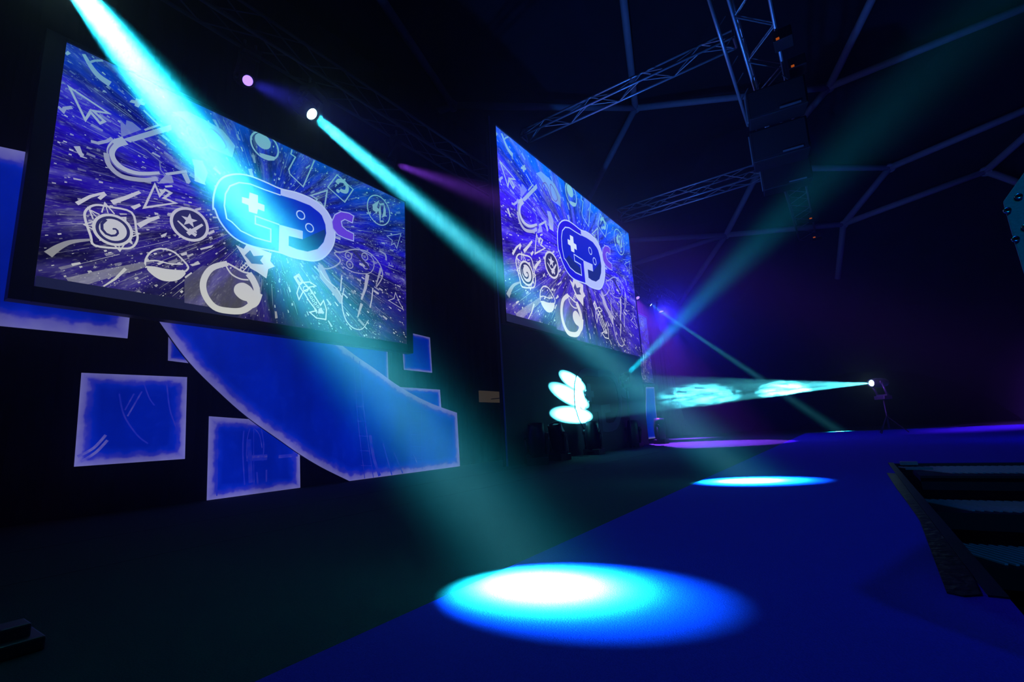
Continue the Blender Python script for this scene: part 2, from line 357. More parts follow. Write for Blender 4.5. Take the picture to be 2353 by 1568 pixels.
INK = (1, 1, 1)
def make_art():
    A = Art()
    A.v = [(0, 0, 0), (0, W, 0), (0, W, H), (0, 0, H)]; A.f = [(0, 1, 2, 3)]; A.c = [(0, 0, 0, 0)]*4
    crop = lambda ox, oy, k: (lambda pts: [HM(ox+x/k, oy+y/k) for x, y in pts])
    c1 = crop(0, 60, 4.3556); c2 = crop(60, 380, 4.126); c3 = crop(420, 160, 4.3556); c4 = crop(420, 480, 4.3556)
    cx, cy = HM(610, 500)
    # flying chips and dashes, all pointing at the middle
    rnd = random.Random(3)
    for i in range(1300):
        x = rnd.uniform(0, W); y = rnd.uniform(0, H); d = Vector((x-cx, y-cy)); r = d.length
        if r < 0.55: continue
        d.normalize(); n = Vector((-d.y, d.x)); big = rnd.random() < 0.13
        l = rnd.uniform(0.03, 0.11) if big else rnd.uniform(0.006, 0.035); w = l*(rnd.uniform(0.25, 0.45) if big else rnd.uniform(0.3, 0.9))
        t = rnd.uniform(0.2, 1.0); c = (t, t, t)
        p = Vector((x, y))
        if x+l > W or x-l < 0 or y+l > H or y-l < 0: continue
        A.poly([p-d*l/2-n*w/2*rnd.uniform(.4,1), p+d*l/2-n*w/2, p+d*l/2*rnd.uniform(.8,1.2)+n*w/2, p-d*l/2+n*w/2*rnd.uniform(.5,1)], c)
    for i in range(420):                  # long thin scratches
        th = rnd.uniform(0, 2*math.pi); r0 = rnd.uniform(0.7, 2.2); l = rnd.uniform(0.1, 0.5)
        p = (cx+math.cos(th)*r0, cy+math.sin(th)*r0*0.7); q = (cx+math.cos(th)*(r0+l), cy+math.sin(th)*(r0+l)*0.7)
        if not (0.02 < p[0] < W-.02 and 0.02 < p[1] < H-.02 and 0.02 < q[0] < W-.02 and 0.02 < q[1] < H-.02): continue
        t = rnd.uniform(0.12, 0.6); A.line([p, q], rnd.uniform(0.003, 0.01), (t, t, t), w2=0.002)
    ln = 0.024
    # ---- upper left: rods, pointer, plus, rounded handle
    A.line(c1(smooth_line([(830, 260), (900, 380), (980, 480), (1090, 560)])), 0.03, (0.8,)*3, w2=0.07)
    A.line(c1([(870, 350), (940, 325), (1020, 325)]), 0.02, (0.7,)*3)
    A.line(c1([(650, 260), (690, 240)]), 0.03, (0.8,)*3)
    A.line(c1([(690, 590), (1075, 850), (920, 825), (1035, 930), (990, 950), (895, 835), (845, 915)]), ln, closed=True)
    A.poly(c1([(1345, 700), (1385, 715), (1390, 705), (1415, 715), (1405, 735), (1440, 750), (1425, 775), (1390, 765), (1370, 795), (1330, 775), (1335, 755), (1280, 740), (1300, 715), (1340, 722)]), (0.9,)*3)
    A.line(c1([(1420, 820), (1570, 970), (1430, 1020)]), 0.02, (0.8,)*3)
    A.poly(c1([(1190, 915), (1245, 975), (1250, 920), (1310, 940), (1400, 1015), (1200, 1090)]), (0.42,)*3)
    A.poly(c1([(1215, 1110), (1690, 965), (1700, 1020), (1290, 1145)]), (0.85,)*3)
    A.poly(c1([(1700, 840), (1800, 900), (1980, 1050), (2080, 1200), (2300, 1300), (2330, 1180), (2200, 1020), (2050, 930), (1850, 830)]), (0.6,)*3)
    A.line(c1(smooth_line([(1850, 1000), (1950, 980), (2040, 1080), (2060, 1180), (1960, 1200), (1900, 1130)], True)), 0.016, (0.1, 0.1, 0.5), 1.0, closed=True)
    A.line(c1(smooth_line([(2080, 1010), (2180, 1080), (2240, 1190), (2170, 1220), (2080, 1140)], True)), 0.016, (0.1, 0.1, 0.5), 1.0, closed=True)
    A.line(c1(smooth_line([(1240, 1125), (1140, 1160), (1095, 1240), (1130, 1330), (1230, 1410), (1380, 1455), (1580, 1450)])), 0.085, (0.93,)*3, w2=0.03)
    A.line(c1(smooth_line([(1120, 1150), (1072, 1230), (1110, 1345), (1215, 1435), (1390, 1482), (1600, 1468)])), 0.012, (0.1, 0.1, 0.4), 1.0)
    A.line(c1(smooth_line([(1050, 1250), (1080, 1370), (1200, 1480), (1400, 1520), (1560, 1510)])), 0.045, (0.7,)*3)
    A.line(c1([(1640, 1465), (1850, 1435)]), 0.03, (0.9,)*3)
    A.line(c1([(1640, 1480), (1590, 1420), (1580, 1330), (1450, 1220), (1300, 1130)]), 0.012, (0.35,)*3)
    A.poly(c1([(1800, 1460), (1850, 1450), (1890, 1545), (1850, 1560)]), (0.8,)*3)
    A.poly(c1([(1640, 1470), (1700, 1480), (1720, 1550), (1560, 1560)]), (0.55,)*3)
    A.poly(c3([(90, 880), (140, 980), (210, 1140), (100, 1100)]), (0.9,)*3)
    A.poly(c3([(0, 1030), (60, 1100), (40, 1130), (0, 1080)]), (0.8,)*3)
    A.line(c1([(760, 1180), (800, 1260), (830, 1270)]), 0.05, (0.85,)*3, w2=0.02)
    A.line(c1([(570, 780), (625, 830), (640, 800), (715, 790)]), 0.03, (0.7,)*3)
    A.line(c1([(900, 1130), (970, 1150), (1060, 1130), (1110, 1100)]), 0.03, (0.7,)*3)
    A.poly(c1([(1900, 1310), (2000, 1330), (2060, 1450), (2030, 1550), (1950, 1480)]), (0.65,)*3)
    # ---- lower left
    A.line(c2([(470, 345), (600, 275), (735, 240)]), 0.035, w2=0.02)
    A.line(c2([(740, 250), (680, 300)]), 0.03)
    A.line(c2([(800, 335), (930, 290), (1065, 235)]), 0.045, w2=0.03)
    A.line(c2([(1050, 560), (1150, 505), (1245, 475)]), 0.05, w2=0.03)
    A.poly(c2([(975, 375), (1060, 345), (1075, 370), (1010, 405)]))
    A.line(c2([(1105, 385), (1205, 165), (1250, 270), (1300, 215), (1355, 245), (1290, 295), (1400, 342)]), ln, closed=True)
    A.poly(c2([(1240, 205), (1290, 215), (1300, 190), (1270, 265)]))
    A.line(c2([(1300, 185), (1370, 180)]), 0.02)
    # spiral badge
    A.line(c2(smooth_line([(600, 650), (545, 470), (570, 395), (650, 358), (770, 375), (985, 430), (1030, 600), (1040, 690), (990, 765), (880, 775), (640, 745)], True, 4)), 0.02, closed=True)
    rc = c2([(812, 597)])[0]; re = c2([(666, 560)])[0]; rr = math.hypot(rc[0]-re[0], rc[1]-re[1])
    rr = 0.15
    def spike(tip, b1, b2):
        t, p, q_ = c2([tip, b1, b2]); A.line([p, t, q_], 0.012); A.line([t, ((p[0]+q_[0])/2, (p[1]+q_[1])/2)], 0.008)
    for s_ in (((735, 338), (705, 430), (825, 445)), ((590, 402), (625, 495), (685, 450)), ((540, 545), (625, 515), (655, 610)), ((690, 695), (690, 655), (745, 690)),
               ((875, 800), (815, 735), (915, 740)), ((990, 730), (945, 700), (975, 690)), ((1060, 635), (975, 600), (985, 665)), ((930, 478), (885, 480), (930, 520))): spike(*s_)
    A.disc(rc, rr*1.02, (0.02, 0.02, 0.12), 1.0); A.ring(rc, rr, 0.026)
    A.disc(rc, rr*0.74)
    A.line([(rc[0]+rr*(0.02+0.07*k)*math.cos(1.9-k*0.6), rc[1]+rr*(0.02+0.07*k)*math.sin(1.9-k*0.6)) for k in range(0, 11)], 0.014, (0.02, 0.02, 0.12), 1.0, w2=0.026)
    # star medal
    mc = c2([(1535, 548)])[0]; me_ = c2([(1535, 690)])[0]; mr = 0.18
    A.disc(mc, mr, (0.02, 0.02, 0.12), 1.0); A.ring(mc, mr, 0.03)
    sc = c2([(1530, 510)])[0]
    A.poly([(sc[0]+(0.085 if k % 2 == 0 else 0.035)*math.sin(math.pi*k/5), sc[1]+(0.085 if k % 2 == 0 else 0.035)*math.cos(math.pi*k/5)) for k in range(10)])
    A.line(c2([(1420, 512), (1500, 590), (1595, 655)]), 0.015, w2=0.04); A.line(c2([(1655, 550), (1590, 590), (1515, 640)]), 0.025, w2=0.045)
    A.line(c2([(1540, 640), (1580, 595)]), 0.02); A.line(c2([(1530, 590), (1600, 625)]), 0.02)
    # plain domed bowl
    A.line(c2(smooth_line([(1112, 955), (1120, 880), (1170, 810), (1260, 780), (1370, 805), (1450, 870), (1520, 955), (1495, 1000)])), 0.018)
    A.line(c2(smooth_line([(1112, 955), (1200, 960), (1320, 985), (1495, 1000)])), 0.02)
    A.line(c2(smooth_line([(1120, 900), (1220, 895), (1350, 925), (1470, 930)])), 0.014)
    A.poly(c2(smooth_line([(1135, 965), (1300, 985), (1490, 1005), (1450, 1070), (1370, 1095), (1270, 1085), (1180, 1030)], True, 4)))
    # chips
    for p in (((1580, 400), (1640, 385), (1640, 410), (1590, 420)), ((1700, 630), (1760, 600), (1770, 625), (1715, 650)), ((1445, 830), (1505, 810), (1510, 840), (1460, 850)),
              ((1535, 935), (1620, 910), (1635, 930), (1560, 950)), ((1260, 650), (1320, 625), (1310, 655), (1270, 675)), ((1630, 780), (1760, 745), (1740, 770), (1640, 795))): A.poly(c2(p), (0.9,)*3)
    A.line(c2(smooth_line([(200, 830), (300, 760), (420, 710), (600, 690)])), 0.07, (0.45, 0.4, 0.6), w2=0.02)
    A.line(c2(smooth_line([(400, 1110), (700, 1030), (1000, 960), (1110, 930)])), 0.11, (0.28, 0.27, 0.3), w2=0.05)
    A.line(c2([(720, 1140), (830, 1070), (930, 970)]), 0.012, (0.9,)*3, w2=0.03)
    A.line(c2([(80, 1090), (700, 1195), (1300, 1290), (2000, 1418)]), 0.11, (0.010, 0.013, 0.05), 1.0)
    # soft grey floor under the bomb
    A.poly(c4([(0, 700), (180, 560), (500, 600), (760, 680), (720, 1070), (400, 1010), (0, 940)]), (0.10, 0.10, 0.10), 0.5)
    # bomb
    A.line(c4(smooth_line([(430, 540), (270, 590), (190, 720), (205, 860), (300, 985), (440, 1025), (590, 1020), (700, 930), (725, 820), (690, 720), (640, 645)])), 0.062, w2=0.085)
    A.line(c4(smooth_line([(640, 960), (700, 930), (735, 840)])), 0.12)
    A.poly(c4(smooth_line([(600, 742), (670, 790), (695, 850), (690, 910), (640, 930), (560, 905), (500, 840), (500, 780), (540, 745)], True, 4)))
    A.line(c4(smooth_line([(430, 540), (500, 580), (580, 625), (655, 645)])), 0.022); A.line(c4(smooth_line([(410, 560), (470, 650), (560, 700), (640, 710)])), 0.018)
    A.poly(c4([(510, 352), (590, 395), (620, 345), (700, 375), (870, 440), (858, 520), (903, 576), (838, 602), (820, 697), (725, 630), (655, 590), (590, 480)]))
    A.poly(c4([(600, 460), (655, 408), (690, 468), (790, 462), (755, 512), (790, 555), (720, 548), (670, 545), (640, 505)]), (0.05, 0.05, 0.25), 1.0)
    for t in range(4): A.line(c4([(535+t*22, 600-t*22), (570+t*22, 610-t*18)]), 0.014)
    A.line(c4([(545, 610), (625, 530)]), 0.012); A.line(c4([(580, 625), (650, 550)]), 0.012)
    # sword
    for P_ in ([(1098, 685), (1145, 655), (1190, 735), (1148, 768)], [(1115, 690), (1140, 675), (1175, 735), (1155, 750)], [(1150, 770), (1127, 850), (1148, 915), (1187, 835)], [(1190, 740), (1255, 735), (1317, 777), (1240, 790)],
               [(1190, 830), (1250, 930), (1325, 1030), (1257, 1045), (1325, 1105), (1420, 1120), (1425, 1020), (1395, 925), (1365, 975), (1255, 800)]): A.line(c4(P_), 0.017, closed=True)
    A.ring(c4([(1215, 805)])[0], 0.035, 0.012)
    for t in range(6): A.ring(c4([(1250+t*22, 860+t*32)])[0], 0.016, 0.008, n=10)
    A.poly(c4([(1345, 1010), (1380, 1000), (1390, 1060), (1340, 1060)]), (0.8,)*3)
    # drawn controller with cable
    V = (0.62, 0.6, 0.7)
    A.poly(c4([(1330, 560), (1380, 560), (1500, 800), (1560, 830), (1590, 960), (1560, 960), (1470, 830), (1360, 700)]), (0.55,)*3)
    A.line(c4(smooth_line([(1340, 540), (1400, 600), (1500, 580), (1560, 520), (1500, 440), (1580, 430), (1700, 405), (1830, 430), (1930, 520), (1980, 620), (1980, 700), (1925, 790)])), 0.02, V)
    A.line(c4(smooth_line([(1590, 580), (1700, 640), (1850, 650), (1900, 570), (1870, 480), (1760, 415)])), 0.014, V)
    for c_ in ((1640, 470), (1655, 560), (1805, 480), (1815, 570)): A.ring(c4([c_])[0], 0.055, 0.016, V); A.disc(c4([c_])[0], 0.022, (0.3,)*3)
    A.line(c4([(1690, 420), (1850, 600)]), 0.05, (0.02, 0.02, 0.15), 1.0)
    A.line(c4(smooth_line([(1360, 620), (1420, 710), (1520, 800), (1585, 900)])), 0.018, (0.9,)*3)
    A.line(c4(smooth_line([(1600, 800), (1580, 950), (1615, 1110), (1690, 1205), (1785, 1222), (1850, 1130)])), 0.02, (0.85,)*3, w2=0.012)
    A.line(c4([(1835, 660), (1815, 800), (1775, 920)]), 0.07, (0.75,)*3, w2=0.03)
    A.line(c4([(1890, 800), (1880, 920), (1862, 1010)]), 0.02, (0.9,)*3); A.line(c4([(1575, 670), (1565, 830)]), 0.02, (0.9,)*3)
    A.line(c4([(1780, 960), (1740, 1100)]), 0.05, (0.7,)*3, w2=0.02); A.line(c4([(1970, 600), (1920, 780)]), 0.05, (0.6,)*3, w2=0.01)
    A.line(c4([(1700, 860), (1880, 1030)]), 0.03, (0.02, 0.02, 0.1), 1.0)
    A.line(c4(smooth_line([(1950, 420), (2010, 460), (2020, 520)])), 0.03, V)
    for P_ in ([(2025, 270), (2165, 247), (2125, 395), (2100, 345), (2070, 362), (2080, 318)], [(2118, 850), (2160, 950), (2200, 1025), (2050, 930), (2105, 910)]): A.line(c4(P_), 0.014, (0.8,)*3, closed=True)
    # ---- upper right: plain badge, folded sheet, arrow, question mark tile, claw badge
    b = c3([(795, 745)])[0]; A.ring(b, 0.18, 0.022, (0.95,)*3); A.disc(c3([(775, 700)])[0], 0.105, (0.95,)*3)
    A.poly(c3([(740, 815), (900, 860), (890, 895), (830, 895), (760, 860)]), (0.95,)*3)
    A.line(c3([(1065, 785), (1055, 830), (1100, 860), (1035, 985), (1045, 1030), (1180, 1160), (1290, 895)]), 0.018, (0.95,)*3)
    A.line(c3([(1420, 1198), (1258, 1250), (1320, 1285), (1310, 1310), (1355, 1320), (1395, 1375)]), 0.024, (0.95,)*3, closed=True)
    A.line(c3([(1518, 1040), (1427, 1165), (1597, 1318), (1680, 1190)]), 0.018, (0.95,)*3, closed=True)
    A.line(c3(smooth_line([(1515, 1125), (1540, 1100), (1590, 1115), (1620, 1165), (1610, 1210), (1570, 1205), (1550, 1190)])), 0.058, (0.95,)*3)
    A.disc(c3([(1528, 1205)])[0], 0.03, (0.95,)*3)
    cc = c3([(1940, 1402)])[0]; A.ring(cc, 0.245, 0.018, (0.95,)*3, sx=0.92)
    for P_ in ([(1945, 1300), (1875, 1345), (1880, 1400), (1910, 1420), (1870, 1460), (1950, 1400), (1920, 1370)], [(1955, 1345), (1935, 1400), (1945, 1470), (1955, 1540), (1965, 1440)], [(1990, 1330), (1985, 1420), (1970, 1480), (2010, 1460), (2010, 1400)]):
        A.poly(c3(P_), (0.9,)*3)
    # ---- big emblem: capsule of two interlocked letters with a pad cross and two buttons
    LAV = srgb(165, 180, 240); DEEP = srgb(12, 5, 205); MID = srgb(0, 25, 190); LOW = srgb(5, 30, 120)
    outer = c3([(955, 1180), (1100, 1215), (1230, 1265), (1340, 1330), (1420, 1410), (1470, 1500)]) + c4([(1492, 130), (1503, 240), (1490, 350), (1440, 440), (1370, 500), (1290, 520), (1180, 505), (1060, 475), (940, 430), (700, 375), (560, 320), (450, 240), (350, 110), (300, -10)]) + c3([(283, 1370), (290, 1240), (330, 1120), (400, 1055), (520, 1030), (650, 1050), (800, 1110)])
    outer_s = smooth_line(outer, True, 4)
    A.poly(outer_s, DEEP, 1.0)
    inner = c3([(955, 1245), (800, 1190), (650, 1130), (540, 1115), (450, 1150), (405, 1230), (395, 1350), (420, 1480)]) + c4([(470, 120), (560, 210), (700, 280), (860, 325), (945, 400), (1040, 365), (1120, 400), (1230, 425), (1330, 400), (1390, 330), (1415, 240), (1405, 150), (1370, 60)]) + c3([(1340, 1420), (1250, 1350), (1100, 1290)])
    A.poly(inner, MID, 1.0)
    A.poly(c4([(460, 100), (560, 205), (700, 275), (860, 325), (860, 250), (700, 150), (560, 60)]), LOW, 1.0)
    A.poly(c4([(1040, 265), (1180, 300), (1400, 200), (1410, 260), (1385, 330), (1330, 400), (1230, 425), (1120, 400), (1040, 365)]), LOW, 1.0)
    A.poly(c4([(945, 150), (860, 195), (860, 325), (800, 350), (940, 430)]), DEEP, 1.0)
    A.poly(c3([(955, 1180), (1100, 1215), (1230, 1265), (1340, 1330), (1420, 1410), (1470, 1500)]) + c4([(1492, 130), (1503, 240), (1490, 350), (1440, 440), (1370, 500), (1290, 520), (1180, 505), (1060, 475), (940, 430), (945, 150), (1180, 215), (1180, 300), (1040, 265), (1040, 365), (1120, 400), (1230, 425), (1330, 400), (1390, 330), (1415, 240), (1405, 150), (1370, 60)]) + c3([(1340, 1420), (1250, 1350), (1100, 1290), (955, 1245)]), LAV, 1.0)
    LT = srgb(175, 195, 240)
    A.line(c3([(955, 1245), (800, 1190), (650, 1130), (540, 1115), (450, 1150), (405, 1230), (395, 1350), (420, 1480)]) + c4([(470, 120), (560, 210), (700, 280), (860, 325), (860, 195), (705, 140), (705, 60), (945, 150)]), 0.017, LT, 1.0)
    A.line(outer_s, 0.02, LT, 1.0, closed=True)
    A.poly(c3([(645, 1215), (730, 1245), (730, 1320), (795, 1345), (795, 1410), (730, 1385), (722, 1435), (640, 1410), (635, 1345), (570, 1320), (570, 1260), (640, 1280)]), srgb(200, 215, 240), 1.0)
    for c_ in ((1158, 1447), (1248, 1577)): A.ring(c3([c_])[0], 0.058, 0.016, LT, 1.0)
    C_ = c4([(1690, 65), (1640, 35), (1560, 20), (1500, 50), (1470, 120), (1480, 190), (1530, 255), (1600, 290), (1690, 320), (1690, 245), (1620, 210), (1575, 170), (1565, 120), (1600, 100), (1675, 135)])
    A.poly(C_, srgb(95, 60, 215), 1.0); A.line(C_, 0.016, srgb(150, 165, 235), 1.0, closed=True)
    return A

def display_material(name, gain_bg, gain_ink, gain_emblem=1.0):
    mt = bpy.data.materials.new(name); mt.use_nodes = True; nt = mt.node_tree; N = nt.nodes; L = nt.links; N.clear()
    out = N.new('ShaderNodeOutputMaterial'); em = N.new('ShaderNodeEmission'); L.new(em.outputs[0], out.inputs[0])
    tc = N.new('ShaderNodeTexCoord'); sx = N.new('ShaderNodeSeparateXYZ'); L.new(tc.outputs['Object'], sx.inputs[0])
    def M(op, a, b=None):
        n = N.new('ShaderNodeMath'); n.operation = op
        for i, v in enumerate((a, b)):
            if v is None: continue
            if isinstance(v, (int, float)): n.inputs[i].default_value = v
            else: L.new(v, n.inputs[i])
        return n.outputs[0]
    def mix(f, a, b):
        n = N.new('ShaderNodeMix'); n.data_type = 'RGBA'
        for i, v in ((0, f), (6, a), (7, b)):
            if isinstance(v, tuple): n.inputs[i].default_value = (*v, 1)
            elif isinstance(v, float): n.inputs[i].default_value = v
            else: L.new(v, n.inputs[i])
        return n.outputs[2]
    def ramp(f, stops):
        n = N.new('ShaderNodeValToRGB'); el = n.color_ramp.elements
        while len(el) < len(stops): el.new(0.5)
        for e_, (p, c) in zip(el, stops): e_.position = p; e_.color = (*(c if isinstance(c, tuple) else (c,)*3), 1)
        L.new(f, n.inputs[0]); return n.outputs[0]
    u = M('DIVIDE', sx.outputs[1], W); v = M('DIVIDE', sx.outputs[2], H)
    vv = M('ADD', v, M('MULTIPLY', M('SUBTRACT', u, 0.5), 0.12))
    bgc = ramp(vv, [(0.0, srgb(20, 18, 68)), (0.3, srgb(28, 8, 125)), (0.55, srgb(28, 0, 190)), (0.78, srgb(2, 30, 185)), (1.0, srgb(0, 80, 190))])
    ink = ramp(vv, [(0.0, srgb(212, 214, 208)), (0.4, srgb(196, 196, 220)), (0.7, srgb(150, 180, 215)), (1.0, srgb(115, 195, 212))])
    cx, cy = HM(610, 500)
    dx = M('SUBTRACT', sx.outputs[1], cx); dy = M('MULTIPLY', M('SUBTRACT', sx.outputs[2], cy), 1.3)
    rr = M('SQRT', M('ADD', M('MULTIPLY', dx, dx), M('MULTIPLY', dy, dy))); an = M('ARCTAN2', dy, dx)
    def streak(ka, kr, det, off):
        cv = N.new('ShaderNodeCombineXYZ'); L.new(M('MULTIPLY', M('COSINE', an), ka), cv.inputs[0]); L.new(M('MULTIPLY', M('SINE', an), ka), cv.inputs[1])
        L.new(M('ADD', M('MULTIPLY', rr, kr), off), cv.inputs[2])
        nz = N.new('ShaderNodeTexNoise'); nz.inputs['Scale'].default_value = 1; nz.inputs['Detail'].default_value = det; L.new(cv.outputs[0], nz.inputs['Vector']); return nz.outputs['Fac']
    big = N.new('ShaderNodeTexNoise'); big.inputs['Scale'].default_value = 1.7; big.inputs['Detail'].default_value = 3; L.new(tc.outputs['Object'], big.inputs['Vector'])
    s1 = ramp(streak(16, 2.2, 6, 0.0), [(0.53, 0.0), (0.70, 1.0)]); s2 = ramp(streak(45, 5, 4, 7.0), [(0.52, 0.0), (0.68, 1.0)])
    s3 = ramp(streak(6, 1.0, 3, 3.0), [(0.46, 0.0), (0.66, 1.0)])
    amt = M('ADD', M('MULTIPLY', M('MULTIPLY', s1, big.outputs['Fac']), 0.36), M('ADD', M('MULTIPLY', s2, 0.15), M('MULTIPLY', ramp(streak(110, 16, 3, 21.0), [(0.56, 0.0), (0.66, 1.0)]), 0.35)))
    amt = M('MINIMUM', M('MULTIPLY', amt, M('ADD', M('MULTIPLY', s3, 0.85), 0.22)), 0.8)
    lowf = ramp(v, [(0.0, 0.35), (0.55, 1.0)]); amt = M('MULTIPLY', amt, lowf)
    spl = N.new('ShaderNodeTexVoronoi'); spl.inputs['Scale'].default_value = 30; L.new(tc.outputs['Object'], spl.inputs['Vector'])
    dots = ramp(spl.outputs['Distance'], [(0.12, 1.0), (0.2, 0.0)]); dotm = ramp(big.outputs['Fac'], [(0.5, 0.0), (0.62, 0.7)])
    amt = M('MAXIMUM', amt, M('MULTIPLY', dots, dotm))
    violet = mix(M('MULTIPLY', s3, 0.55), bgc, mix(0.5, bgc, srgb(85, 65, 200)))
    dark = ramp(streak(9, 1.5, 4, 11.0), [(0.38, 0.3), (0.58, 1.0)])
    dk = N.new('ShaderNodeVectorMath'); dk.operation = 'MULTIPLY'; L.new(violet, dk.inputs[0]); L.new(dark, dk.inputs[1])
    g1 = N.new('ShaderNodeVectorMath'); g1.operation = 'SCALE'; g1.inputs[3].default_value = gain_bg; L.new(dk.outputs[0], g1.inputs[0])
    g2 = N.new('ShaderNodeVectorMath'); g2.operation = 'SCALE'; g2.inputs[3].default_value = gain_ink; L.new(ink, g2.inputs[0])
    back = mix(amt, g1.outputs[0], g2.outputs[0])
    at = N.new('ShaderNodeAttribute'); at.attribute_name = 'paint'
    sep = N.new('ShaderNodeSeparateColor'); L.new(at.outputs['Color'], sep.inputs[0]); seethru = mix(sep.outputs[0], back, g2.outputs[0])
    direct = N.new('ShaderNodeVectorMath'); direct.operation = 'SCALE'; direct.inputs[3].default_value = gain_emblem; L.new(at.outputs['Color'], direct.inputs[0])
    isart = M('GREATER_THAN', at.outputs['Alpha'], 0.25); isdir = M('GREATER_THAN', at.outputs['Alpha'], 0.75)
    col = mix(isdir, mix(isart, back, seethru), direct.outputs[0])
    L.new(col, em.inputs[0]); em.inputs[1].default_value = 1.0
    return mt

def art_mesh(A, name):
    me = bpy.data.meshes.new(name); me.from_pydata(A.v, [], A.f); me.update()
    at = me.attributes.new('paint', 'FLOAT_COLOR', 'POINT')
    flat = [c for v in A.c for c in v]; at.data.foreach_set('color', flat)
    return me
ART = make_art(); DISP = art_mesh(ART, 'display')

def screen(label, x, y0, z0, scale, border, gains, me=DISP):
    t = thing('projection_screen', label, 'screen', (x, y0, z0))
    t['group'] = 'video screens above the stage'
    m_ = me.copy(); m_.materials.clear(); m_.materials.append(display_material('display_image', *gains))
    d = bpy.data.objects.new('display', m_); COL.objects.link(d); d.parent = t; d.scale = (1, scale, scale)
    w, h = W*scale, H*scale; l, r, b, tp = border; dep = 0.10
    f = MB()
    f.box((-dep/2-0.012, w/2+(r-l)/2, h/2+(tp-b)/2), (dep, w+l+r, h+b+tp)); f.build('backing', M_FRAME, t)
    f = MB()
    for c, dd in (((0.0, -l/2, h/2+(tp-b)/2), (0.05, l, h+b+tp)), ((0.0, w+r/2, h/2+(tp-b)/2), (0.05, r, h+b+tp)), ((0.0, w/2, -b/2), (0.05, w, b)), ((0.0, w/2, h+tp/2), (0.05, w, tp))):
        if min(dd) > 0.001: f.box(c, dd)
    f.build('frame', M_FRAME, t, 0.006)
    return t
yA, yB = 0.1679*5.7, 0.9341*5.7
screen('nearer wide screen of blue game artwork in a black frame over the glowing panels', -5.70, 0.962, 2.045, 1.0, (0.15, 0.12, 0.14, 0.04), (1.0, 0.85))
s2 = (2.870-1.430)*4.70/W
screen('largest screen of blue game artwork, on the tall wall in mid stage', -4.70, 1.432*4.70, CAM_H+0.408*4.70, s2, (0.03, 0.03, 0.03, 0.03), (2.8, 1.2, 1.25))
screen('farthest screen, only a narrow strip showing beyond the mid stage wall', -5.70, 17.35-W, 2.0, 1.0, (0.05, 0.05, 0.05, 0.04), (1.0, 0.7))

# ------------------------------------------------------------------ glowing printed panels on the wing walls
def panel_material():
    mt = bpy.data.materials.new('glowing_panel'); mt.use_nodes = True; nt = mt.node_tree; N = nt.nodes; L = nt.links; N.clear()
    out = N.new('ShaderNodeOutputMaterial'); em = N.new('ShaderNodeEmission'); L.new(em.outputs[0], out.inputs[0])
    tc = N.new('ShaderNodeTexCoord'); at = N.new('ShaderNodeAttribute'); at.attribute_name = 'edge'
    def M(op, a, b=None):
        n = N.new('ShaderNodeMath'); n.operation = op
        for i, v in enumerate((a, b)):
            if v is None: continue
            if isinstance(v, (int, float)): n.inputs[i].default_value = v
            else: L.new(v, n.inputs[i])
        return n.outputs[0]
    def noise(sc, det, stretch=(1,1,1)):
        mp = N.new('ShaderNodeMapping'); mp.inputs['Scale'].default_value = stretch; L.new(tc.outputs['Object'], mp.inputs[0])
        n = N.new('ShaderNodeTexNoise'); n.inputs['Scale'].default_value = sc; n.inputs['Detail'].default_value = det; L.new(mp.outputs[0], n.inputs['Vector']); return n.outputs['Fac']
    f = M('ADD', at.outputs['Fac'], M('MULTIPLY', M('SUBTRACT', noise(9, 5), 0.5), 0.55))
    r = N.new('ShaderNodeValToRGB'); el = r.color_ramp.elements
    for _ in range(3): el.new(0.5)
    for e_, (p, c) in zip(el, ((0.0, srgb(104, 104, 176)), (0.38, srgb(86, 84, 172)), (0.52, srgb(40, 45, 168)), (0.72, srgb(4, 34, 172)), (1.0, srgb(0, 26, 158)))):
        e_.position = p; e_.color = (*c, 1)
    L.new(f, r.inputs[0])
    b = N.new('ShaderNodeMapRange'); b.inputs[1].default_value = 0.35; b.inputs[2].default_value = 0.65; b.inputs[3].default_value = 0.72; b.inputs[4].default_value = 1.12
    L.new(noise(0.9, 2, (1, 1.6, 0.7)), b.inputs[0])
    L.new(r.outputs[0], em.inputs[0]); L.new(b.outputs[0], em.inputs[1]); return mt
M_PANEL = panel_material()

